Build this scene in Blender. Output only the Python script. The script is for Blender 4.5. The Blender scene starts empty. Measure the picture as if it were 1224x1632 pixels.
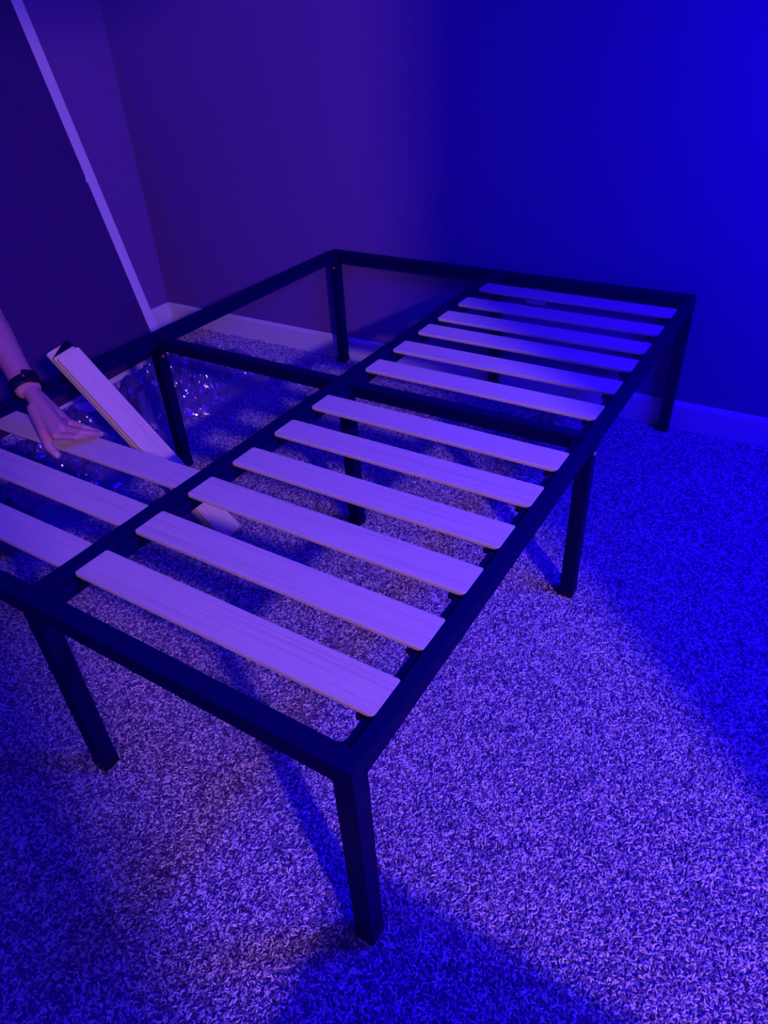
import bpy, bmesh, math, random
import numpy as np
from mathutils import Vector, Matrix, noise

random.seed(7)
SC = bpy.context.scene
COL = SC.collection

# ------------------------------------------------------------------ camera
cam_data = bpy.data.cameras.new('camera')
cam_data.sensor_fit = 'HORIZONTAL'
cam_data.sensor_width = 36.0
cam_data.lens = 1118.0 * 36.0 / 1224.0
cam_data.clip_start = 0.02
cam = bpy.data.objects.new('camera', cam_data)
COL.objects.link(cam)
RX = Vector((0.850763, 0.523361, -0.047911))
RY = Vector((-0.272686, 0.517521, 0.811058))
RF = Vector((-0.449271, 0.676953, -0.583001))
mw = Matrix((RX, RY, -RF)).transposed().to_4x4()
mw.translation = Vector((1.01853, -0.39502, 1.22907))
cam.matrix_world = mw
SC.camera = cam

# ------------------------------------------------------------------ world, lights, exposure
world = bpy.data.worlds.new('world')
SC.world = world
world.use_nodes = True
world.node_tree.nodes['Background'].inputs[0].default_value = (0.0, 0.0, 0.02, 1)
world.node_tree.nodes['Background'].inputs[1].default_value = 1.0
SC.view_settings.view_transform = 'Standard'
SC.view_settings.look = 'None'
SC.view_settings.exposure = 0.0
SC.view_settings.gamma = 1.0
SC.view_settings.use_curve_mapping = False
SC.cycles.use_denoising = True

BLUE = (0.008, 0.0, 1.0)
HALL = (1.0, 0.42, 1.20)


def light(name, kind, loc, energy, color, **kw):
    d = bpy.data.lights.new(name, kind)
    d.energy = energy
    d.color = color
    for k, v in kw.items():
        if k not in ('target',):
            setattr(d, k, v)
    o = bpy.data.objects.new(name, d)
    o.location = loc
    if 'target' in kw:
        o.rotation_euler = (Vector(kw['target']) - Vector(loc)).to_track_quat('-Z', 'Y').to_euler()
    COL.objects.link(o)
    return o


LAMP = (3.6, -1.6, 2.36)
light('hall_lamp_light', 'POINT', LAMP, 330, HALL, shadow_soft_size=0.10)
light('led_light_right', 'AREA', (1.84, 1.25, 1.75), 128, BLUE, shape='RECTANGLE', size=1.3, size_y=0.2,
      target=(1.25, 1.45, 0.0))
light('led_light_left', 'AREA', (-1.70, -0.1, 2.36), 15, BLUE, shape='RECTANGLE', size=3.2, size_y=0.05,
      target=(0.0, -0.1, 0.4))
light('fill_light_front', 'AREA', (0.1, -1.84, 2.36), 19, BLUE, shape='RECTANGLE', size=3.2, size_y=0.05,
      target=(0.1, -0.1, 0.3))  # unseen blue fill added to light faces turned to the camera


# ------------------------------------------------------------------ materials
def new_mat(name):
    m = bpy.data.materials.new(name)
    m.use_nodes = True
    nt = m.node_tree
    return m, nt, nt.nodes, nt.links, nt.nodes['Principled BSDF']


def plain(name, color, rough=0.5, metal=0.0, spec=0.5, bump=0.0, bscale=60, var=0.06):
    m, nt, N, L, P = new_mat(name)
    tc = N.new('ShaderNodeTexCoord')
    nz = N.new('ShaderNodeTexNoise')
    nz.inputs['Scale'].default_value = bscale
    nz.inputs['Detail'].default_value = 4
    L.new(tc.outputs['Object'], nz.inputs['Vector'])
    rp = N.new('ShaderNodeValToRGB')
    c = Vector(color)
    rp.color_ramp.elements[0].position = 0.3
    rp.color_ramp.elements[1].position = 0.7
    rp.color_ramp.elements[0].color = (*(c * (1 - var)), 1)
    rp.color_ramp.elements[1].color = (*[min(1, v * (1 + var)) for v in c], 1)
    L.new(nz.outputs['Fac'], rp.inputs['Fac'])
    L.new(rp.outputs['Color'], P.inputs['Base Color'])
    P.inputs['Roughness'].default_value = rough
    P.inputs['Metallic'].default_value = metal
    P.inputs['Specular IOR Level'].default_value = spec
    if bump:
        b = N.new('ShaderNodeBump')
        b.inputs['Strength'].default_value = bump
        b.inputs['Distance'].default_value = 0.002
        L.new(nz.outputs['Fac'], b.inputs['Height'])
        L.new(b.outputs['Normal'], P.inputs['Normal'])
    return m


def wood_mat(name, base, dark):
    m, nt, N, L, P = new_mat(name)
    tc = N.new('ShaderNodeTexCoord')
    oi = N.new('ShaderNodeObjectInfo')
    ad = N.new('ShaderNodeVectorMath')
    ad.operation = 'ADD'
    mul = N.new('ShaderNodeMath')
    mul.operation = 'MULTIPLY'
    mul.inputs[1].default_value = 37.0
    L.new(oi.outputs['Random'], mul.inputs[0])
    cb = N.new('ShaderNodeCombineXYZ')
    for i in range(3):
        L.new(mul.outputs[0], cb.inputs[i])
    L.new(tc.outputs['Object'], ad.inputs[0])
    L.new(cb.outputs[0], ad.inputs[1])
    mp = N.new('ShaderNodeMapping')
    mp.inputs['Scale'].default_value = (3.0, 190, 120)
    L.new(ad.outputs[0], mp.inputs['Vector'])
    n1 = N.new('ShaderNodeTexNoise')
    n1.inputs['Scale'].default_value = 1.0
    n1.inputs['Detail'].default_value = 5
    n1.inputs['Distortion'].default_value = 0.25
    L.new(mp.outputs[0], n1.inputs['Vector'])
    mp2 = N.new('ShaderNodeMapping')
    mp2.inputs['Scale'].default_value = (1.3, 28, 20)
    L.new(ad.outputs[0], mp2.inputs['Vector'])
    n2 = N.new('ShaderNodeTexNoise')
    n2.inputs['Scale'].default_value = 1.0
    n2.inputs['Detail'].default_value = 2
    L.new(mp2.outputs[0], n2.inputs['Vector'])
    mx = N.new('ShaderNodeMath')
    mx.operation = 'MULTIPLY_ADD'
    L.new(n2.outputs['Fac'], mx.inputs[0])
    mx.inputs[1].default_value = 0.35
    L.new(n1.outputs['Fac'], mx.inputs[2])
    rp = N.new('ShaderNodeValToRGB')
    e = rp.color_ramp.elements
    e[0].position = 0.50
    e[0].color = (*dark, 1)
    e[1].position = 0.68
    e[1].color = (*base, 1)
    L.new(mx.outputs[0], rp.inputs['Fac'])
    L.new(rp.outputs['Color'], P.inputs['Base Color'])
    P.inputs['Roughness'].default_value = 0.6
    P.inputs['Specular IOR Level'].default_value = 0.25
    b = N.new('ShaderNodeBump')
    b.inputs['Strength'].default_value = 0.25
    b.inputs['Distance'].default_value = 0.0006
    L.new(n1.outputs['Fac'], b.inputs['Height'])
    L.new(b.outputs['Normal'], P.inputs['Normal'])
    return m


M_METAL = plain('black_powder_coat', (0.002, 0.001, 0.055), rough=0.5, spec=0.05, bump=0.12, bscale=420, var=0.1)
M_PLASTIC = plain('black_plastic', (0.004, 0.003, 0.03), rough=0.4, spec=0.2)
M_WOOD = wood_mat('pale_pine', (0.78, 0.70, 0.47), (0.68, 0.58, 0.40))
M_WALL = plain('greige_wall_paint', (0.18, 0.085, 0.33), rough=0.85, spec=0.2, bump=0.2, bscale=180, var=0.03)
M_TRIM = plain('white_trim_paint', (0.74, 0.72, 0.70), rough=0.55, spec=0.3, var=0.02)
M_CEIL = plain('ceiling_paint', (0.6, 0.6, 0.6), rough=0.9, spec=0.1, var=0.02)
M_BOARD = plain('dark_panel_face', (0.055, 0.014, 0.14), rough=0.75, spec=0.2, bscale=6, var=0.08)
M_SKIN = plain('skin', (0.52, 0.25, 0.24), rough=0.55, spec=0.35, bump=0.15, bscale=260, var=0.08)
M_NAIL = plain('finger_nail', (0.62, 0.38, 0.32), rough=0.3, spec=0.5, var=0.03)
M_HAIR = plain('dark_hair', (0.03, 0.022, 0.02), rough=0.6, spec=0.3, bump=0.4, bscale=120, var=0.3)
M_SHIRT = plain('charcoal_cotton', (0.06, 0.06, 0.07), rough=0.9, spec=0.1, bump=0.2, bscale=300)
M_PANTS = plain('navy_cotton', (0.10, 0.11, 0.17), rough=0.9, spec=0.1, bump=0.2, bscale=300)
M_RED = plain('red_bolt_head', (0.55, 0.09, 0.05), rough=0.5, var=0.1)
M_STEEL = plain('steel_bolt', (0.55, 0.55, 0.55), rough=0.35, metal=0.7, var=0.05)
M_OUTLET = plain('white_outlet_plastic', (0.78, 0.77, 0.75), rough=0.4, var=0.02)
M_SLOT = plain('outlet_slot', (0.03, 0.03, 0.03), rough=0.6)
M_CARD = plain('brown_cardboard', (0.36, 0.25, 0.16), rough=0.85, spec=0.1, bscale=25, var=0.08)
M_PAPER = plain('white_paper', (0.75, 0.74, 0.72), rough=0.8, spec=0.1, var=0.03)
M_EYE = plain('eye_white', (0.42, 0.38, 0.34), rough=0.2, var=0.02)


def emit_mat(name, color, strength):
    m, nt, N, L, P = new_mat(name)
    P.inputs['Base Color'].default_value = (0.8, 0.8, 0.8, 1)
    P.inputs['Emission Color'].default_value = (*color, 1)
    P.inputs['Emission Strength'].default_value = strength
    return m


M_LED = emit_mat('blue_led', BLUE, 3.0)
M_GLOBE = emit_mat('lamp_glass', HALL, 2.0)


def film_mat():
    m, nt, N, L, P = new_mat('clear_plastic_film')
    out = N['Material Output']
    tr = N.new('ShaderNodeBsdfTransparent')
    tr.inputs[0].default_value = (0.55, 0.48, 0.85, 1)
    gl = N.new('ShaderNodeBsdfGlossy')
    gl.inputs['Roughness'].default_value = 0.10
    gl.inputs['Color'].default_value = (0.95, 0.95, 0.97, 1)
    df = N.new('ShaderNodeBsdfDiffuse')
    df.inputs['Color'].default_value = (0.20, 0.13, 0.55, 1)  # blue haze reflected from the room is put into the film colour
    tl = N.new('ShaderNodeBsdfTranslucent')
    tl.inputs['Color'].default_value = (0.7, 0.7, 0.75, 1)
    dt = N.new('ShaderNodeMixShader')
    dt.inputs[0].default_value = 0.4
    L.new(df.outputs[0], dt.inputs[1])
    L.new(tl.outputs[0], dt.inputs[2])
    m1 = N.new('ShaderNodeMixShader')
    m1.inputs[0].default_value = 0.62
    L.new(tr.outputs[0], m1.inputs[1])
    L.new(dt.outputs[0], m1.inputs[2])
    lw = N.new('ShaderNodeFresnel')
    lw.inputs['IOR'].default_value = 1.5
    ml = N.new('ShaderNodeMath')
    ml.operation = 'MULTIPLY_ADD'
    ml.inputs[1].default_value = 1.3
    ml.inputs[2].default_value = 0.03
    ml.use_clamp = True
    L.new(lw.outputs[0], ml.inputs[0])
    m2 = N.new('ShaderNodeMixShader')
    L.new(ml.outputs[0], m2.inputs[0])
    L.new(m1.outputs[0], m2.inputs[1])
    L.new(gl.outputs[0], m2.inputs[2])
    L.new(m2.outputs[0], out.inputs['Surface'])
    return m


M_FILM = film_mat()


def carpet_mat(name, tuft):
    m, nt, N, L, P = new_mat(name)
    rp = N.new('ShaderNodeValToRGB')
    e = rp.color_ramp.elements
    e[0].position = 0.0
    e[0].color = (0.04, 0.025, 0.17, 1)  # dark yarn tinted blue to stand in for blue light between tufts
    e[1].position = 1.0
    e[1].color = (0.92, 0.86, 0.86, 1)
    k = e.new(0.5)
    k.color = (0.26, 0.20, 0.37, 1)
    if tuft:
        oi = N.new('ShaderNodeObjectInfo')
        L.new(oi.outputs['Random'], rp.inputs['Fac'])
    else:
        tc = N.new('ShaderNodeTexCoord')
        nz = N.new('ShaderNodeTexNoise')
        nz.inputs['Scale'].default_value = 170
        nz.inputs['Detail'].default_value = 2
        L.new(tc.outputs['Object'], nz.inputs['Vector'])
        mr = N.new('ShaderNodeMapRange')
        mr.inputs['From Min'].default_value = 0.3
        mr.inputs['From Max'].default_value = 0.7
        mr.inputs['To Max'].default_value = 0.62
        L.new(nz.outputs['Fac'], mr.inputs['Value'])
        L.new(mr.outputs[0], rp.inputs['Fac'])
        b = N.new('ShaderNodeBump')
        b.inputs['Distance'].default_value = 0.004
        L.new(nz.outputs['Fac'], b.inputs['Height'])
        L.new(b.outputs['Normal'], P.inputs['Normal'])
    L.new(rp.outputs['Color'], P.inputs['Base Color'])
    P.inputs['Roughness'].default_value = 0.95
    P.inputs['Specular IOR Level'].default_value = 0.1
    return m


M_CARPET = carpet_mat('carpet_backing', False)
M_TUFT = carpet_mat('carpet_yarn', True)


# ------------------------------------------------------------------ helpers
def link_bm(name, bm, mat, parent=None, loc=None, smooth=False):
    me = bpy.data.meshes.new(name)
    bmesh.ops.recalc_face_normals(bm, faces=bm.faces[:])
    bm.to_mesh(me)
    bm.free()
    if mat:
        me.materials.append(mat)
    if smooth:
        for p in me.polygons:
            p.use_smooth = True
    o = bpy.data.objects.new(name, me)
    COL.objects.link(o)
    if parent:
        o.parent = parent
    if loc is not None:
        o.location = loc
    return o


def box(bm, x0, x1, y0, y1, z0, z1, bev=0.0, seg=2):
    tmp = bmesh.new()
    bmesh.ops.create_cube(tmp, size=1)
    for v in tmp.verts:
        v.co = Vector(((x0 + x1) / 2 + v.co.x * (x1 - x0), (y0 + y1) / 2 + v.co.y * (y1 - y0),
                       (z0 + z1) / 2 + v.co.z * (z1 - z0)))
    if bev:
        bmesh.ops.bevel(tmp, geom=tmp.edges[:], offset=bev, segments=seg, affect='EDGES', profile=0.5)
    merge(bm, tmp)
    tmp.free()


def merge(bm, tmp, mat=None):
    vm = {}
    for v in tmp.verts:
        vm[v] = bm.verts.new(mat @ v.co if mat else v.co)
    for f in tmp.faces:
        try:
            bm.faces.new([vm[v] for v in f.verts])
        except ValueError:
            pass


def frame_of(d):
    d = d.normalized()
    a = Vector((0, 0, 1)) if abs(d.z) < 0.9 else Vector((1, 0, 0))
    u = d.cross(a).normalized()
    return u, d.cross(u).normalized()


def cyl(bm, a, b, ra, rb=None, n=16, caps=True):
    a, b = Vector(a), Vector(b)
    rb = ra if rb is None else rb
    u, v = frame_of(b - a)
    A = [bm.verts.new(a + ra * (math.cos(t) * u + math.sin(t) * v)) for t in [2 * math.pi * i / n for i in range(n)]]
    B = [bm.verts.new(b + rb * (math.cos(t) * u + math.sin(t) * v)) for t in [2 * math.pi * i / n for i in range(n)]]
    for i in range(n):
        bm.faces.new([A[i], A[(i + 1) % n], B[(i + 1) % n], B[i]])
    if caps:
        bm.faces.new(A[::-1])
        bm.faces.new(B)


def capsule(bm, a, b, ra, rb, n=14, k=5):
    """closed round-ended tapered limb segment"""
    a, b = Vector(a), Vector(b)
    d = (b - a)
    if d.length < 1e-6:
        d = Vector((0, 0, 1e-4))
    dn = d.normalized()
    u, v = frame_of(d)
    rings = []
    for i in range(1, k + 1):
        t = math.pi / 2 * i / k
        rings.append((a - dn * ra * math.cos(t), ra * math.sin(t)))
    for i in range(k):
        t = math.pi / 2 * i / k
        rings.append((b + dn * rb * math.sin(t), rb * math.cos(t)))
    R = [[bm.verts.new(c + r * (math.cos(2 * math.pi * j / n) * u + math.sin(2 * math.pi * j / n) * v))
          for j in range(n)] for c, r in rings]
    for p, q in zip(R, R[1:]):
        for j in range(n):
            bm.faces.new([p[j], p[(j + 1) % n], q[(j + 1) % n], q[j]])
    s = bm.verts.new(a - dn * ra)
    e = bm.verts.new(b + dn * rb)
    for j in range(n):
        bm.faces.new([s, R[0][(j + 1) % n], R[0][j]])
        bm.faces.new([e, R[-1][j], R[-1][(j + 1) % n]])


def ball(bm, c, r, sc=(1, 1, 1), n=16):
    tmp = bmesh.new()
    bmesh.ops.create_uvsphere(tmp, u_segments=n, v_segments=n // 2 + 2, radius=r)
    merge(bm, tmp, Matrix.Translation(Vector(c)) @ Matrix.Diagonal((*sc, 1)))
    tmp.free()


def remeshed(name, bm, mat, parent, voxel, smooth_it=4, fac=0.5):
    """one continuous surface over overlapping limb volumes"""
    o = link_bm(name, bm, mat, parent, smooth=True)
    md = o.modifiers.new('skin', 'REMESH')
    md.mode = 'VOXEL'
    md.voxel_size = voxel
    md.use_smooth_shade = True
    ms = o.modifiers.new('soft', 'SMOOTH')
    ms.iterations = smooth_it
    ms.factor = fac
    dg = bpy.context.evaluated_depsgraph_get()
    me = bpy.data.meshes.new_from_object(o.evaluated_get(dg))
    o.modifiers.clear()
    old = o.data
    o.data = me
    bpy.data.meshes.remove(old)
    for p in me.polygons:
        p.use_smooth = True
    return o


def tag(o, label, cat, group=None, kind=None):
    o['label'] = label
    o['category'] = cat
    if group:
        o['group'] = group
    if kind:
        o['kind'] = kind
    return o


def empty(name, loc):
    o = bpy.data.objects.new(name, None)
    o.location = loc
    o.empty_display_size = 0.05
    COL.objects.link(o)
    return o


def structure(o, label=None):
    o['kind'] = 'structure'
    if label:
        o['label'] = label
    return o


# ------------------------------------------------------------------ room shell
XL, XR, YB, YF, ZC = -1.745, 1.90, 1.944, -1.9, 2.44
ZF = -0.007                      # carpet backing; pile tips reach z = 0
DY0, DY1, DH = -0.88, -0.075, 2.03   # doorway in the right wall

bm = bmesh.new()
box(bm, XL - 0.1, 4.6, YF - 0.8, YB + 0.1, ZF - 0.08, ZF)
floor = structure(link_bm('floor', bm, M_CARPET), 'speckled carpeted floor under the bed frame')
bm = bmesh.new()
box(bm, XL - 0.1, 4.6, YF - 0.8, YB + 0.1, ZC, ZC + 0.08)
structure(link_bm('ceiling', bm, M_CEIL), 'plain flat ceiling above the bedroom')
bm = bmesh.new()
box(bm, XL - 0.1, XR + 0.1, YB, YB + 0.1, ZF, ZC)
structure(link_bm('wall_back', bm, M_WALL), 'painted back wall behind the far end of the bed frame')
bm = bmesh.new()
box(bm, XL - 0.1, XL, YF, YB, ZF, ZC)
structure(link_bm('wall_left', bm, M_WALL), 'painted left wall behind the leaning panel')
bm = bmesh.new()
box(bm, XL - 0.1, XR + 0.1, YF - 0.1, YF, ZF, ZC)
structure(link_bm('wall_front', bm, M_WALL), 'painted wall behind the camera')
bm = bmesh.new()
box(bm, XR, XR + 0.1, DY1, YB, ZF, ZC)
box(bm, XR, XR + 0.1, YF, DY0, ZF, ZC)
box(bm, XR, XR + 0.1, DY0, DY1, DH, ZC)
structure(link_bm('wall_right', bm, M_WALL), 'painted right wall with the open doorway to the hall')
# doorway casing
bm = bmesh.new()
for a, b in ((DY1 + 0.005, DY1 + 0.06), (DY0 - 0.06, DY0 - 0.005)):
    box(bm, XR - 0.014, XR, a, b, ZF, DH + 0.06, 0.003)
box(bm, XR - 0.014, XR, DY0 - 0.06, DY1 + 0.06, DH + 0.005, DH + 0.06, 0.003)
structure(link_bm('trim_1', bm, M_TRIM), 'white casing around the doorway')


def baseboard(name, pts, label):
    """pts: footprint segment with outward normal; profile 0.10 high with a rounded top"""
    (ax, ay), (bx, by), (nx, ny) = pts
    prof = [(0, 0), (0.012, 0), (0.012, 0.088), (0.009, 0.096), (0.004, 0.101), (0, 0.102)]
    b = bmesh.new()
    A = [b.verts.new((ax + nx * d, ay + ny * d, z + ZF)) for d, z in prof]
    B = [b.verts.new((bx + nx * d, by + ny * d, z + ZF)) for d, z in prof]
    for i in range(len(prof)):
        j = (i + 1) % len(prof)
        b.faces.new([A[i], A[j], B[j], B[i]])
    b.faces.new(A)
    b.faces.new(B[::-1])
    return structure(link_bm(name, b, M_TRIM), label)


baseboard('baseboard_back', ((XL, YB), (XR, YB), (0, -1)), 'white baseboard along the back wall')
baseboard('baseboard_left', ((XL, YF), (XL, YB - 0.012), (1, 0)), 'white baseboard along the left wall')
baseboard('baseboard_right', ((XR, DY1 + 0.06), (XR, YB - 0.012), (-1, 0)), 'white baseboard along the right wall')

# carpet pile: countless twisted yarn ends
def carpet_pile():
    b = bmesh.new()
    vs = [b.verts.new(c) for c in ((XL, -1.25, 0), (XR, -1.25, 0), (XR, YB - 0.012, 0), (XL, YB - 0.012, 0))]
    b.faces.new(vs)
    o = link_bm('carpet_pile', b, M_TUFT, loc=(0, 0, ZF))
    g = bpy.data.node_groups.new('carpet_yarn_ends', 'GeometryNodeTree')
    g.interface.new_socket('Geometry', in_out='INPUT', socket_type='NodeSocketGeometry')
    g.interface.new_socket('Geometry', in_out='OUTPUT', socket_type='NodeSocketGeometry')
    N, L = g.nodes, g.links
    gi, go = N.new('NodeGroupInput'), N.new('NodeGroupOutput')
    dp = N.new('GeometryNodeDistributePointsOnFaces')
    dp.inputs['Density'].default_value = 80000
    L.new(gi.outputs[0], dp.inputs['Mesh'])
    bz = N.new('GeometryNodeCurveQuadraticBezier')
    bz.inputs['Resolution'].default_value = 4
    bz.inputs['Start'].default_value = (-0.0036, -0.0007, -0.001)
    bz.inputs['Middle'].default_value = (0.0, 0.002, 0.0085)
    bz.inputs['End'].default_value = (0.0036, -0.0007, -0.001)
    cc = N.new('GeometryNodeCurvePrimitiveCircle')
    cc.inputs['Resolution'].default_value = 5
    cc.inputs['Radius'].default_value = 0.00125
    cm = N.new('GeometryNodeCurveToMesh')
    L.new(bz.outputs[0], cm.inputs[0])
    L.new(cc.outputs[0], cm.inputs[1])
    sm = N.new('GeometryNodeSetMaterial')
    sm.inputs['Material'].default_value = M_TUFT
    L.new(cm.outputs[0], sm.inputs[0])
    ss = N.new('GeometryNodeSetShadeSmooth')
    L.new(sm.outputs[0], ss.inputs[0])
    rv = N.new('FunctionNodeRandomValue')
    rv.data_type = 'FLOAT_VECTOR'
    rv.inputs[0].default_value = (-0.55, -0.55, 0)
    rv.inputs[1].default_value = (0.55, 0.55, 6.283)
    rs = N.new('FunctionNodeRandomValue')
    rs.data_type = 'FLOAT'
    rs.inputs[2].default_value = 0.75
    rs.inputs[3].default_value = 1.25
    ip = N.new('GeometryNodeInstanceOnPoints')
    L.new(dp.outputs['Points'], ip.inputs['Points'])
    L.new(ss.outputs[0], ip.inputs['Instance'])
    L.new(rv.outputs[0], ip.inputs['Rotation'])
    L.new(rs.outputs[1], ip.inputs['Scale'])
    L.new(ip.outputs[0], go.inputs[0])
    md = o.modifiers.new('pile', 'NODES')
    md.node_group = g
    o['kind'] = 'stuff'
    tag(o, 'short speckled carpet pile of twisted yarn covering the floor', 'carpet')


carpet_pile()

# ------------------------------------------------------------------ bed frame
H = 0.465
W2 = 0.686
L = 1.923
T = 0.034                        # tube width
RH = 0.036                       # rail height
CX0, CX1 = 0.012, 0.046          # centre rail
YM = 0.965
bed = tag(empty('bed_frame', (0, L / 2, 0)), 'black metal platform bed frame with pale wooden slats, half assembled', 'bed frame')
BO = Vector((0, L / 2, 0))


def bed_part(name, b, mat, smooth=False, parent=None):
    bmesh.ops.translate(b, verts=b.verts[:], vec=-BO)
    return link_bm(name, b, mat, parent or bed, smooth=smooth)


def rail_y(name, x0, x1, ledges):
    b = bmesh.new()
    box(b, x0, x1, T * 0.9, L - T * 0.9, H - RH, H, 0.0012)
    for a, c in ledges:           # lower flange that carries the slat ends
        box(b, min(a, c), max(a, c), T, L - T, H - RH * 0.95, H - 0.0110, 0.001, 1)
    return bed_part(name, b, M_METAL)


rail_y('side_rail', W2 - 0.0235, W2, [(W2 - 0.0235, W2 - 0.042)])
rail_y('side_rail', -W2, -W2 + 0.021, [(-W2 + 0.021, -W2 + 0.042)])
rail_y('center_rail', CX0, CX1, [(CX1, CX1 + 0.015), (CX0, CX0 - 0.015)])
for nm, y0, y1 in (('foot_rail', 0, T), ('head_rail', L - T, L)):
    b = bmesh.new()
    box(b, -W2 + 0.001, W2 - 0.001, y0, y1, H - RH, H - 0.0005, 0.0025)
    bed_part(nm, b, M_METAL)
for x0, x1 in ((-W2 + 0.02, CX0), (CX1, W2 - 0.02)):
    b = bmesh.new()
    box(b, x0, x1, YM - 0.034, YM - 0.004, H - RH - 0.004, H - 0.006, 0.002)
    bed_part('crossbeam', b, M_METAL)
# corner plates welded under the rails, with their small screws
def leg(x0, y0, bolts=()):
    b = bmesh.new()
    box(b, x0, x0 + T, y0, y0 + T, 0.012, H - RH + 0.006, 0.002)
    lg = bed_part('leg', b, M_METAL)
    b = bmesh.new()
    box(b, x0 - 0.0012, x0 + T + 0.0012, y0 - 0.0012, y0 + T + 0.0012, 0.0, 0.022, 0.002)
    bed_part('foot_cap', b, M_PLASTIC, parent=lg)
    for (p, n, m) in bolts:
        b = bmesh.new()
        p, n = Vector(p), Vector(n)
        cyl(b, p - n * 0.002, p + n * 0.0015, 0.0052, n=14)
        cyl(b, p + n * 0.0012, p + n * 0.003, 0.0040, 0.0026, n=14)
        bed_part('bolt', b, m, parent=lg)


zb = H - 0.068
leg(W2 - T, 0)
leg(0.012, 0)
leg(-W2, 0)
leg(W2 - T, YM - 0.03, [((W2, YM - 0.012, H - 0.05), (1, 0, 0), M_STEEL)])
leg(0.012, YM - 0.03)
leg(-W2, YM - 0.03, [((-W2 + T, YM - 0.014, zb), (1, 0, 0), M_RED)])
leg(W2 - T, L - T, [((W2, L - 0.017, H - 0.06), (1, 0, 0), M_STEEL)])
leg(0.012, L - T)
leg(-W2, L - T, [((-W2 + T * 0.55, L - T, zb + 0.004), (0, -1, 0), M_RED)])

# corner gussets with screw tips inside the near corner
for sx, cx in ((1, W2 - 0.04), (-1, -W2 + 0.04)):
    b = bmesh.new()
    v = [b.verts.new(p) for p in ((cx, T, H - 0.02), (cx - sx * 0.022, T, H - 0.02), (cx, T + 0.022, H - 0.02))]
    f = b.faces.new(v)
    r = bmesh.ops.extrude_face_region(b, geom=[f])
    bmesh.ops.translate(b, verts=[g for g in r['geom'] if isinstance(g, bmesh.types.BMVert)], vec=(0, 0, -0.006))
    bed_part('corner_bracket', b, M_METAL)

# slats
SL, SW, ST = 0.6157, 0.073, 0.0095


def slat_mesh(length, width, thick):
    """board with rounded corners in plan and softened long edges, lying along x, top at z=0"""
    b = bmesh.new()
    r = 0.006
    prof = [(-0.0, thick), (0, 0)]
    out = []
    for cx, cy, a0 in ((length / 2 - r, width / 2 - r, 0), (-length / 2 + r, width / 2 - r, 90),
                       (-length / 2 + r, -width / 2 + r, 180), (length / 2 - r, -width / 2 + r, 270)):
        for k in range(5):
            a = math.radians(a0 + 90 * k / 4)
            out.append((cx + r * math.cos(a), cy + r * math.sin(a), cx, cy, math.cos(a), math.sin(a)))
    rings = []
    for ins, z in ((0.0014, 0), (0.0004, -0.0006), (0, -0.0018), (0, -thick + 0.0025), (0.002, -thick)):
        rings.append([b.verts.new((x - ins * c, y - ins * s, z)) for x, y, cx, cy, c, s in out])
    n = len(out)
    for p, q in zip(rings, rings[1:]):
        for i in range(n):
            b.faces.new([p[i], p[(i + 1) % n], q[(i + 1) % n], q[i]])
    b.faces.new(rings[0][::-1])
    b.faces.new(rings[-1])
    bmesh.ops.recalc_face_normals(b, faces=b.faces[:])
    me = bpy.data.meshes.new('slat')
    b.to_mesh(me)
    b.free()
    me.materials.append(M_WOOD)
    return me


slat_me = slat_mesh(SL, SW, ST)
ZS = H - 0.0012
YS = [0.090, 0.226, 0.363, 0.496, 0.637, 0.779, 1.016, 1.158, 1.298, 1.420, 1.556, 1.706]
bmc = bmesh.new()
box(bmc, -0.011, 0.011, -0.008, 0.008, -0.010, 0.0, 0.002)
clip_me = bpy.data.meshes.new('slat_clip')
bmc.to_mesh(clip_me)
bmc.free()
clip_me.materials.append(M_PLASTIC)


def put_child(name, me, loc, rotz=0.0):
    o = bpy.data.objects.new(name, me)
    COL.objects.link(o)
    o.parent = bed
    o.location = Vector(loc) - BO
    o.rotation_euler = (0, 0, rotz)
    return o


rng = random.Random(3)
for i, y in enumerate(YS):
    o = put_child('slat', slat_me, (0.0465 + SL / 2, y + SW / 2, ZS), rng.uniform(-0.002, 0.002))
    for dx in (W2 - 0.043, CX1 + 0.012):
        put_child('slat_clip', clip_me, (dx, y + 0.004, H - 0.0110))
for i, y in enumerate(YS[:3]):
    put_child('slat', slat_me, (0.0115 - SL / 2, y + SW / 2 + (0.002 if i == 2 else 0), ZS), (0.0, 0.0, 0.012)[i])
    put_child('slat_clip', clip_me, (-W2 + 0.043, y + 0.004, H - 0.0110))

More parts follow.
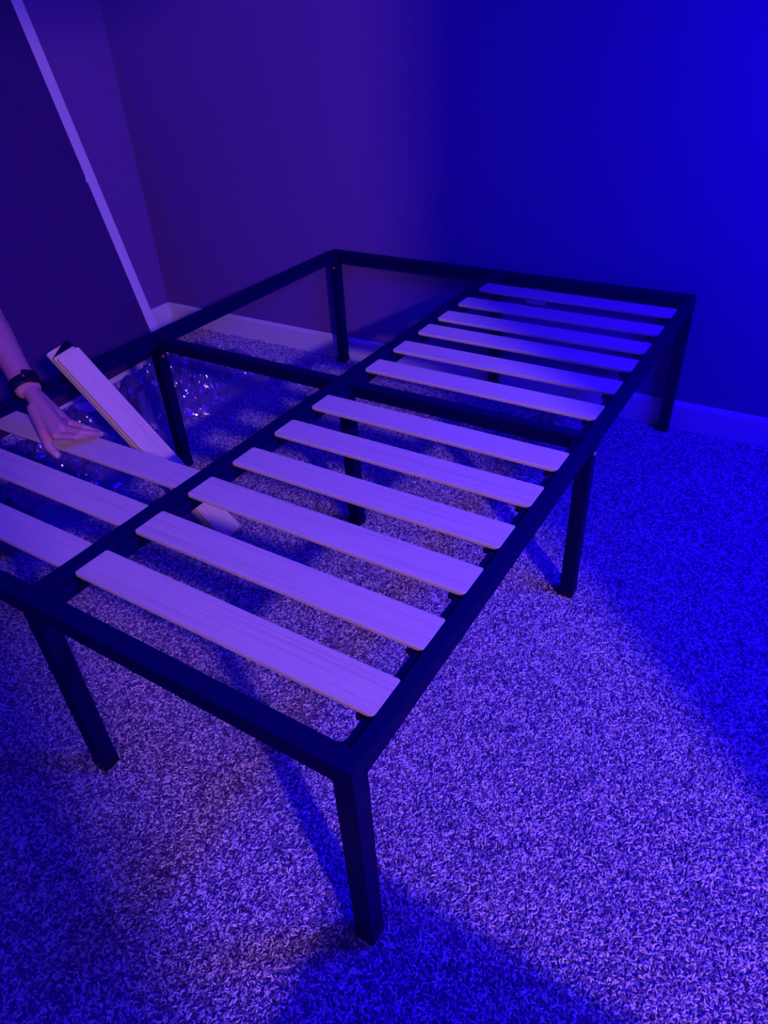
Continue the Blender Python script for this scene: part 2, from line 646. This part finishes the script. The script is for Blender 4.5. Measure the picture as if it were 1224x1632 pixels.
# loose stack of slats leaning on the left rail
A0 = Vector((-0.255, 0.724, 0.014))
A1 = Vector((-0.652, 0.650, 0.522))
ax = (A1 - A0).normalized()
wv = Vector((0, 1, 0))
wv = (wv - ax * wv.dot(ax)).normalized()
nv = ax.cross(wv)
if nv.x < 0:
    nv = -nv
loose_me = slat_mesh(0.655, SW, ST)
LL = ['loose pine slat on top of the small stack leaning against the left rail',
      'loose pine slat in the middle of the leaning stack, with a black end cap',
      'loose pine slat at the back of the leaning stack, sticking out furthest at the top']
slide = (0.0, 0.010, 0.030)
side = (0.0, -0.002, -0.001)
for k in range(3):
    c = (A0 + A1) / 2 + ax * slide[k] + wv * side[k] - nv * (k * (ST + 0.0018) + 0.0)
    R3 = Matrix((ax, wv, ax.cross(wv))).transposed()
    if R3.col[2].x < 0:
        R3 = Matrix((-ax, wv, (-ax).cross(wv))).transposed()
    t = empty('loose_slat', c)
    t.rotation_mode = 'QUATERNION'
    t.rotation_quaternion = R3.to_quaternion()
    tag(t, LL[k], 'slat', 'loose slats leaning on the left rail')
    o = bpy.data.objects.new('board', loose_me)
    COL.objects.link(o)
    o.parent = t
    if k == 1:
        sgn = -1 if R3.col[0].dot(ax) < 0 else 1
        b = bmesh.new()
        x0 = sgn * 0.3275
        x1 = sgn * 0.349
        pts = [(x0, -SW / 2 + 0.002), (x1, SW / 2 - 0.014), (x1, SW / 2 - 0.004), (x0, SW / 2 - 0.001)]
        lo = [b.verts.new((x, y, -ST)) for x, y in pts]
        hi = [b.verts.new((x, y, 0.0006)) for x, y in pts]
        for i in range(4):
            b.faces.new([lo[i], lo[(i + 1) % 4], hi[(i + 1) % 4], hi[i]])
        b.faces.new(lo)
        b.faces.new(hi)
        ec = link_bm('end_cap', b, M_PLASTIC, t)
        ec['label'] = 'black plastic end cap'

# ------------------------------------------------------------------ leaning panel on the left wall
P0 = Vector((-1.434, 1.619, 0.0))
P1 = Vector((-1.702, 1.569, 1.313))
up = (P1 - P0).normalized()
back = Vector((0.0, -1, 0))
back = (back - up * back.dot(up)).normalized()      # along the width, towards the camera side
nrm = back.cross(up).normalized()
if nrm.x < 0:
    nrm = -nrm
PH, PW, PT = 1.385, 1.25, 0.022
pan = tag(empty('leaning_panel', P0), 'tall dark panel with a pale edge strip leaning against the left wall', 'panel')


def panel_piece(name, w0, w1, h0, h1, d0, d1, mat):
    b = bmesh.new()
    tmp = bmesh.new()
    box(tmp, w0, w1, h0, h1, d0, d1, 0.0015, 1)
    m = Matrix((back, up, nrm)).transposed().to_4x4()
    merge(b, tmp, m)
    tmp.free()
    return link_bm(name, b, mat, pan)


ES = 0.044
panel_piece('board', 0.004, PW - 0.004, 0.004, PH - 0.004, -PT, -0.003, M_BOARD)
for nm, a in (('edge_strip', (0, ES, 0, PH)), ('edge_strip', (PW - ES, PW, 0, PH)),
              ('edge_strip', (ES, PW - ES, 0, 0.03)), ('edge_strip', (ES, PW - ES, PH - 0.03, PH))):
    e = panel_piece(nm, *a, -PT - 0.002, 0.001, M_TRIM)
    e['label'] = 'pale edge strip'
b = bmesh.new()
for k in range(3):
    tmp = bmesh.new()
    box(tmp, ES - 0.002 + 0.001 * k, ES + 0.006 - 0.002 * k, 0.742 + 0.007 * k, 0.75 + 0.008 * k, -0.003, 0.0016, 0.0008, 1)
    merge(b, tmp, Matrix((back, up, nrm)).transposed().to_4x4())
    tmp.free()
link_bm('torn_tape', b, M_PAPER, pan)

# ------------------------------------------------------------------ outlet on the back wall
ot = tag(empty('wall_outlet', (0.16, YB, 0.405)), 'white electrical outlet on the back wall behind the far slats', 'outlet')
b = bmesh.new()
box(b, -0.037, 0.037, -0.006, 0.0, -0.052, 0.052, 0.003)
link_bm('cover_plate', b, M_OUTLET, ot)
for z in (0.02, -0.02):
    b = bmesh.new()
    box(b, -0.017, 0.017, -0.008, -0.004, z - 0.014, z + 0.014, 0.003)
    sk = link_bm('socket', b, M_OUTLET, ot)
    b = bmesh.new()
    for dx in (-0.0065, 0.0065):
        box(b, dx - 0.0012, dx + 0.0012, -0.0086, -0.007, z - 0.004, z + 0.006)
    cyl(b, (0, -0.0086, z - 0.008), (0, -0.007, z - 0.008), 0.0023, n=10)
    link_bm('slot', b, M_SLOT, sk)

# ------------------------------------------------------------------ crumpled clear plastic packaging
def film(name, label, cx, cy, rx, ry, hmax, seed, n, wallx=None, tilt=0.0, group='clear plastic packaging under the bed'):
    b = bmesh.new()
    grid = {}
    off = Vector((seed * 3.1, seed * 1.7, seed))
    for i in range(n + 1):
        for j in range(n + 1):
            u, v = 2 * i / n - 1, 2 * j / n - 1
            wob = 1 + 0.22 * noise.noise(Vector((u * 1.3, v * 1.3, 0)) + off)
            x = cx + rx * u * wob * math.sqrt(1 - 0.35 * v * v)
            y = cy + ry * v * wob * math.sqrt(1 - 0.35 * u * u) + tilt * u
            e = max(0.0, 1 - max(abs(u), abs(v)) ** 4)
            p = Vector((x, y, 0))
            a = 1 - abs(noise.noise(p * 5.5 + off))
            c = 1 - abs(noise.noise(p * 13 + off * 2))
            d = 1 - abs(noise.noise(p * 31 + off * 3))
            f = noise.noise(p * 2.2 - off)
            z = hmax * e * (0.30 * a * a + 0.28 * c * c * c + 0.16 * d * d + 0.32 * max(0, f + 0.35))
            z += (0.009 * noise.noise(p * 75 + off) + 0.004 * noise.noise(p * 170 - off)) * e
            z = max(0.004, z + 0.004)
            q = noise.noise_vector(p * 16 + off) * 0.012 * e
            grid[i, j] = b.verts.new((x + q.x - cx, y + q.y - cy, z))
    for i in range(n):
        for j in range(n):
            b.faces.new([grid[i, j], grid[i + 1, j], grid[i + 1, j + 1], grid[i, j + 1]])
    o = link_bm(name, b, M_FILM, loc=(cx, cy, 0))
    for k, p in enumerate(o.data.polygons):
        p.use_smooth = False
    return tag(o, label, 'plastic', group)


film('plastic_wrap', 'large crumpled clear plastic wrap on the carpet behind the left middle leg', -1.09, 1.42, 0.25, 0.31, 0.17, 2, 165)
film('plastic_wrap', 'crumpled clear plastic wrap beneath the hand and the leaning slats', -1.04, 0.835, 0.27, 0.215, 0.13, 5, 150)
film('plastic_wrap', 'small crumpled clear plastic wrap under the left front slats', -0.92, 0.525, 0.20, 0.070, 0.07, 9, 90)
# folded paper sheet tucked under the wrap
b = bmesh.new()
n = 10
g = {}
for i in range(n + 1):
    for j in range(n + 1):
        u, v = i / n, j / n
        x, y = (u - 0.5) * 0.13, (v - 0.5) * 0.10
        z = 0.006 + 0.035 * max(0, u - 0.45) ** 1.3 + 0.004 * math.sin(7 * v)
        g[i, j] = (x, y, z)
T0 = {k: b.verts.new((x, y, z + 0.0008)) for k, (x, y, z) in g.items()}
for i in range(n):
    for j in range(n):
        b.faces.new([T0[i, j], T0[i + 1, j], T0[i + 1, j + 1], T0[i, j + 1]])
pp = link_bm('paper_sheet', b, M_PAPER, loc=(-1.33, 1.07, 0.0), smooth=True)
sd = pp.modifiers.new('thickness', 'SOLIDIFY')
sd.thickness = 0.0006
pp.rotation_euler = (0, 0, 0.5)
tag(pp, 'white folded paper sheet on the floor beyond the wrist', 'paper')

# ------------------------------------------------------------------ person kneeling at the left side of the bed
per = tag(empty('person', (-1.15, 0.25, 0)), 'person kneeling at the left, bare left forearm reaching to a slat', 'person')
PO = Vector((-1.15, 0.25, 0))
V = Vector
hip_c = V((-1.22, 0.22, 0.30))
chest = V((-1.06, 0.23, 0.60))
neck = V((-0.98, 0.24, 0.80))
head = V((-0.93, 0.25, 0.95))
shL, shR = V((-0.99, 0.40, 0.755)), V((-1.03, 0.05, 0.755))
elL, wrL = V((-0.755, 0.524, 0.668)), V((-0.488, 0.4195, 0.554))
elR, wrR = V((-0.93, -0.03, 0.50)), V((-0.78, 0.02, 0.32))
hiL, hiR = V((-1.21, 0.31, 0.27)), V((-1.21, 0.12, 0.27))
knL, knR = V((-0.79, 0.355, 0.062)), V((-0.80, 0.04, 0.062))
anL, anR = V((-1.20, 0.35, 0.048)), V((-1.20, 0.06, 0.048))
toL, toR = V((-1.36, 0.35, 0.028)), V((-1.36, 0.06, 0.028))

bm = bmesh.new()
# torso, neck, head
capsule(bm, hip_c + V((0, -0.06, 0)), hip_c + V((0, 0.06, 0)), 0.125, 0.125)
capsule(bm, hip_c, chest, 0.12, 0.125)
capsule(bm, chest + V((0, -0.06, 0.03)), chest + V((0, 0.06, 0.03)), 0.12, 0.12)
capsule(bm, chest, neck + V((-0.01, 0, -0.05)), 0.115, 0.06)
capsule(bm, shL, shR, 0.058, 0.058)
capsule(bm, neck + V((-0.01, 0, -0.04)), head + V((-0.01, 0, -0.03)), 0.056, 0.052)
ball(bm, head + V((0, 0, 0.03)), 0.098, (1.0, 0.80, 1.08), 24)
capsule(bm, head + V((0.045, 0, -0.02)), head + V((0.062, 0, -0.075)), 0.062, 0.036)
capsule(bm, head + V((0.098, 0, 0.012)), head + V((0.112, 0, -0.028)), 0.011, 0.015)   # nose
capsule(bm, head + V((0.088, -0.03, 0.034)), head + V((0.088, 0.03, 0.034)), 0.014, 0.014)   # brow
capsule(bm, head + V((0.092, -0.018, -0.058)), head + V((0.092, 0.018, -0.058)), 0.010, 0.010)  # lips
for s in (-1, 1):
    capsule(bm, head + V((-0.012, s * 0.082, 0.012)), head + V((-0.005, s * 0.080, -0.028)), 0.016, 0.011)
# arms
for s, e, w in ((shL, elL, wrL), (shR, elR, wrR)):
    capsule(bm, s, e, 0.052, 0.040)
    m = e.lerp(w, 0.32)
    capsule(bm, e, m, 0.040, 0.0375)
    capsule(bm, m, w, 0.0375, 0.0245)
    lat = V((0, 0, 1)).cross((w - e).normalized()).normalized()
    for q in (-1, 1):
        capsule(bm, e.lerp(w, 0.55), w + lat * q * 0.008, 0.028, 0.0215)
# legs, kneeling on the heels
for h, k, a, t in ((hiL, knL, anL, toL), (hiR, knR, anR, toR)):
    capsule(bm, h, k, 0.088, 0.058)
    capsule(bm, k, k.lerp(a, 0.35) + V((0, 0, 0.012)), 0.056, 0.056)
    capsule(bm, k.lerp(a, 0.35) + V((0, 0, 0.012)), a, 0.056, 0.038)
    capsule(bm, a, t, 0.038, 0.024)


def hand(b, wr, base, segs, thumb, r0=0.0090):
    """palm from wrist to four knuckles, each finger its own chain, thumb from the side of the palm"""
    ks = base
    for i, k in enumerate(ks):
        capsule(b, wr.lerp(k, 0.10), k, 0.0185 if i in (1, 2) else 0.0165, 0.0122)
    for i in range(3):
        capsule(b, ks[i], ks[i + 1], 0.0115, 0.0110)
        capsule(b, wr.lerp(ks[i], 0.6), wr.lerp(ks[i + 1], 0.6), 0.0150, 0.0145)
    for i, ch in enumerate(segs):
        r = r0 if i < 3 else r0 * 0.86
        pts = [ks[i]] + ch
        for j in range(len(pts) - 1):
            capsule(b, pts[j], pts[j + 1], r * (1 - 0.10 * j), r * (1 - 0.10 * (j + 1)), 12, 4)
            if j:
                ball(b, pts[j], r * (1.04 - 0.10 * j), n=10)
    for j in range(len(thumb) - 1):
        capsule(b, thumb[j], thumb[j + 1], (0.0175, 0.0125, 0.0108)[j], (0.0125, 0.0108, 0.0092)[j], 12, 4)


kn = [V((-0.3309, 0.3581, 0.5020)), V((-0.3371, 0.3788, 0.5090)), V((-0.3666, 0.4099, 0.5040)), V((-0.396, 0.4200, 0.486))]
fi = [[V((-0.2922, 0.3762, 0.4980)), V((-0.2897, 0.4014, 0.4890)), V((-0.2913, 0.4205, 0.4805))],
      [V((-0.2894, 0.3927, 0.5030)), V((-0.2808, 0.4125, 0.4920)), V((-0.2832, 0.4329, 0.4795))],
      [V((-0.3213, 0.4202, 0.4940)), V((-0.3119, 0.4328, 0.4820)), V((-0.3065, 0.4425, 0.4720))],
      [V((-0.362, 0.4350, 0.4740)), V((-0.344, 0.4460, 0.462)), V((-0.3310, 0.4530, 0.4520))]]
th = [V((-0.432, 0.388, 0.530)), V((-0.365, 0.3520, 0.502)), V((-0.3430, 0.3400, 0.480)), V((-0.3240, 0.3400, 0.4640))]
hand(bm, wrL, kn, fi, th)
# right hand resting on the right thigh, mirrored relaxed pose
d = (V((-0.66, 0.06, 0.235)) - wrR).normalized()
sd_ = V((0, 1, 0))
un = d.cross(sd_).normalized()
knR_ = [wrR + d * 0.088 + sd_ * (0.030 - 0.021 * i) - un * (0.003 * (i in (0, 3))) for i in range(4)]
fR = []
for i, k in enumerate(knR_):
    l = (0.034, 0.038, 0.035, 0.027)[i]
    q1 = k + d * l
    q2 = q1 + (d * 0.85 + un * 0.5).normalized() * l * 0.7
    q3 = q2 + (d * 0.6 + un * 0.8).normalized() * l * 0.55
    if un.z > 0:
        q2 = q1 + (d * 0.85 - un * 0.5).normalized() * l * 0.7
        q3 = q2 + (d * 0.6 - un * 0.8).normalized() * l * 0.55
    fR.append([q1, q2, q3])
hand(bm, wrR, knR_, fR, [wrR + d * 0.02 + sd_ * 0.02, wrR + d * 0.06 + sd_ * 0.048, wrR + d * 0.088 + sd_ * 0.056, wrR + d * 0.112 + sd_ * 0.058])
bmesh.ops.translate(bm, verts=bm.verts[:], vec=-PO)
body = remeshed('body', bm, M_SKIN, per, 0.0026, 5, 0.5)


def nail(tip, prev, upv, r):
    """thin curved plate on the back of a fingertip"""
    d = (tip - prev).normalized()
    s = d.cross(upv).normalized()
    u = s.cross(d).normalized()
    b = bmesh.new()
    rows = []
    for i in range(5):
        f = i / 4
        row = []
        for j in range(5):
            a = math.radians(-48 + 24 * j)
            rr = r * 1.03
            row.append(b.verts.new(tip + d * (-0.008 + 0.0125 * f) + (s * math.sin(a) + u * math.cos(a)) * rr * (1 - 0.12 * f * f) - PO))
        rows.append(row)
    for p, q in zip(rows, rows[1:]):
        for j in range(4):
            b.faces.new([p[j], p[j + 1], q[j + 1], q[j]])
    o = link_bm('finger_nail', b, M_NAIL, per, smooth=True)
    m = o.modifiers.new('t', 'SOLIDIFY')
    m.thickness = 0.0008


for ch in fi:
    nail(ch[2], ch[1], V((0.35, 0, 1)), 0.0072)
nail(th[3], th[2], V((0.5, -0.6, 0.7)), 0.0090)
# clothing and hair
bm = bmesh.new()
capsule(bm, hip_c + V((0, -0.05, 0.03)), hip_c + V((0, 0.05, 0.03)), 0.145, 0.145)
capsule(bm, hip_c, chest, 0.137, 0.14)
capsule(bm, chest + V((0, -0.06, 0.03)), chest + V((0, 0.06, 0.03)), 0.135, 0.135)
capsule(bm, chest, neck + V((-0.02, 0, -0.065)), 0.128, 0.072)
capsule(bm, shL, shR, 0.070, 0.070)
capsule(bm, shL, shL.lerp(elL, 0.55), 0.068, 0.060)
capsule(bm, shR, shR.lerp(elR, 0.55), 0.068, 0.060)
bmesh.ops.translate(bm, verts=bm.verts[:], vec=-PO)
c = remeshed('shirt', bm, M_SHIRT, per, 0.009, 3)
c['label'] = 'dark short-sleeved shirt'
bm = bmesh.new()
capsule(bm, hip_c + V((0, -0.06, 0)), hip_c + V((0, 0.06, 0)), 0.138, 0.138)
for h, k, a in ((hiL, knL, anL), (hiR, knR, anR)):
    capsule(bm, h, k + V((0, 0, 0.006)), 0.100, 0.066)
    capsule(bm, k + V((0, 0, 0.006)), k.lerp(a, 0.35) + V((0, 0, 0.016)), 0.064, 0.064)
    capsule(bm, k.lerp(a, 0.35) + V((0, 0, 0.016)), a + V((0.02, 0, 0.01)), 0.064, 0.050)
bmesh.ops.translate(bm, verts=bm.verts[:], vec=-PO)
c = remeshed('trousers', bm, M_PANTS, per, 0.009, 3)
c['label'] = 'dark blue trousers'
for vtx in c.data.vertices:
    if vtx.co.z < 0.002:
        vtx.co.z = 0.002
for vtx in body.data.vertices:
    if vtx.co.z < 0.004:
        vtx.co.z = 0.004
bm = bmesh.new()
ball(bm, head + V((-0.012, 0, 0.045)), 0.106, (0.98, 0.84, 1.0), 24)
ball(bm, head + V((-0.055, 0, 0.0)), 0.075, (0.75, 0.95, 1.0), 20)
capsule(bm, head + V((0.02, -0.04, 0.125)), head + V((0.03, 0.045, 0.12)), 0.03, 0.03)
bmesh.ops.translate(bm, verts=bm.verts[:], vec=-PO)
remeshed('hair', bm, M_HAIR, per, 0.006, 3)
for s in (-1, 1):
    b = bmesh.new()
    ball(b, head + V((0.083, s * 0.031, 0.016)) - PO, 0.0105, n=14)
    ey = link_bm('eye', b, M_EYE, per, smooth=True)
    b = bmesh.new()
    ball(b, head + V((0.0925, s * 0.031, 0.013)) - PO, 0.0052, (0.5, 1, 1), n=12)
    link_bm('iris', b, M_HAIR, ey, smooth=True)

# wrist watch on the left wrist
WC = elL.lerp(wrL, 0.975)
wd = (wrL - elL).normalized()
wl = V((0, 0, 1)).cross(wd).normalized()      # sideways, towards +y
wu = wd.cross(wl).normalized()
wt = tag(empty('wristwatch', WC), 'black wristwatch strapped around the reaching wrist', 'watch')
b = bmesh.new()
n = 40
rings = []
for w, rr in ((-0.0150, 0.0), (-0.0142, 0.0034), (0.0142, 0.0034), (0.0150, 0.0)):
    ring = []
    for i in range(n):
        a = 2 * math.pi * i / n
        ring.append(b.verts.new(wd * w + wl * (0.0335 + rr) * math.cos(a) + wu * (0.0262 + rr) * math.sin(a)))
    rings.append(ring)
for p, q in zip(rings, rings[1:] + rings[:1]):
    for i in range(n):
        b.faces.new([p[i], p[(i + 1) % n], q[(i + 1) % n], q[i]])
link_bm('strap', b, M_PLASTIC, wt, smooth=True)
b = bmesh.new()
tmp = bmesh.new()
box(tmp, -0.019, 0.019, -0.017, 0.017, 0, 0.0105, 0.0045, 3)
dn = (wu * 0.88 + wl * 0.47).normalized()
dl = dn.cross(wd).normalized()
mm = Matrix((wd, dl, dn)).transposed().to_4x4()
mm.translation = dn * 0.0262
merge(b, tmp, mm)
tmp.free()
cs = link_bm('watch_case', b, M_PLASTIC, wt, smooth=True)
b = bmesh.new()
tmp = bmesh.new()
box(tmp, -0.015, 0.015, -0.0135, 0.0135, 0.0100, 0.0112, 0.0005, 1)
merge(b, tmp, mm)
tmp.free()
link_bm('watch_face', b, plain('watch_glass', (0.01, 0.01, 0.014), rough=0.08, spec=0.6), cs)
b = bmesh.new()
cyl(b, mm @ V((0.001, -0.0165, 0.005)), mm @ V((0.001, -0.0192, 0.005)), 0.0028, n=12)
link_bm('crown', b, M_STEEL, cs)

# ------------------------------------------------------------------ things just outside the frame that shape the light
bx = tag(empty('shadow_box', (1.315, -0.33, 0)), 'unseen brown box added by the doorway to shadow the carpet', 'box')  # out-of-frame box added to cast the soft shadow on the near carpet
b = bmesh.new()
box(b, -0.205, 0.205, -0.15, 0.15, 0.0, 0.40, 0.003)
link_bm('carton', b, M_CARD, bx)
b = bmesh.new()
box(b, -0.206, 0.206, -0.025, 0.025, 0.398, 0.4015)
link_bm('tape', b, M_PAPER, bx)
# LED strips and hall lamp fitting
def led_strip(loc, rot, length, half, label):
    ls = tag(empty('led_strip', loc), label, 'light', 'blue light strips around the room')
    ls.rotation_euler = (0, 0, rot)
    b = bmesh.new()
    box(b, -0.004, 0.004, -length / 2, length / 2, -half - 0.004, half + 0.004, 0.001, 1)
    link_bm('channel', b, M_TRIM, ls)
    n = int(length / 0.05) - 1
    b = bmesh.new()
    for k in range(n):
        y = -length / 2 + 0.05 * (k + 1)
        box(b, 0.004, 0.006, y - 0.005, y + 0.005, -0.004, 0.004)
    link_bm('diodes', b, M_LED, ls)['kind'] = 'stuff'


led_strip((1.896, 1.25, 1.75), math.pi, 1.3, 0.012, 'blue light strip fixed halfway up the right wall')
led_strip((-1.741, -0.1, 2.36), 0, 3.2, 0.012, 'blue light strip along the top of the left wall')
led_strip((0.1, -1.896, 2.36), math.pi / 2, 3.2, 0.012, 'unseen blue fill strip added along the top of the wall behind the camera')  # added fixture to go with the front fill light
hl = tag(empty('ceiling_lamp', (LAMP[0], LAMP[1], ZC)), 'round ceiling lamp in the hall beyond the doorway', 'lamp')
b = bmesh.new()
cyl(b, (0, 0, -0.03), (0, 0, 0), 0.14, n=32)
link_bm('lamp_base', b, M_TRIM, hl, smooth=False)
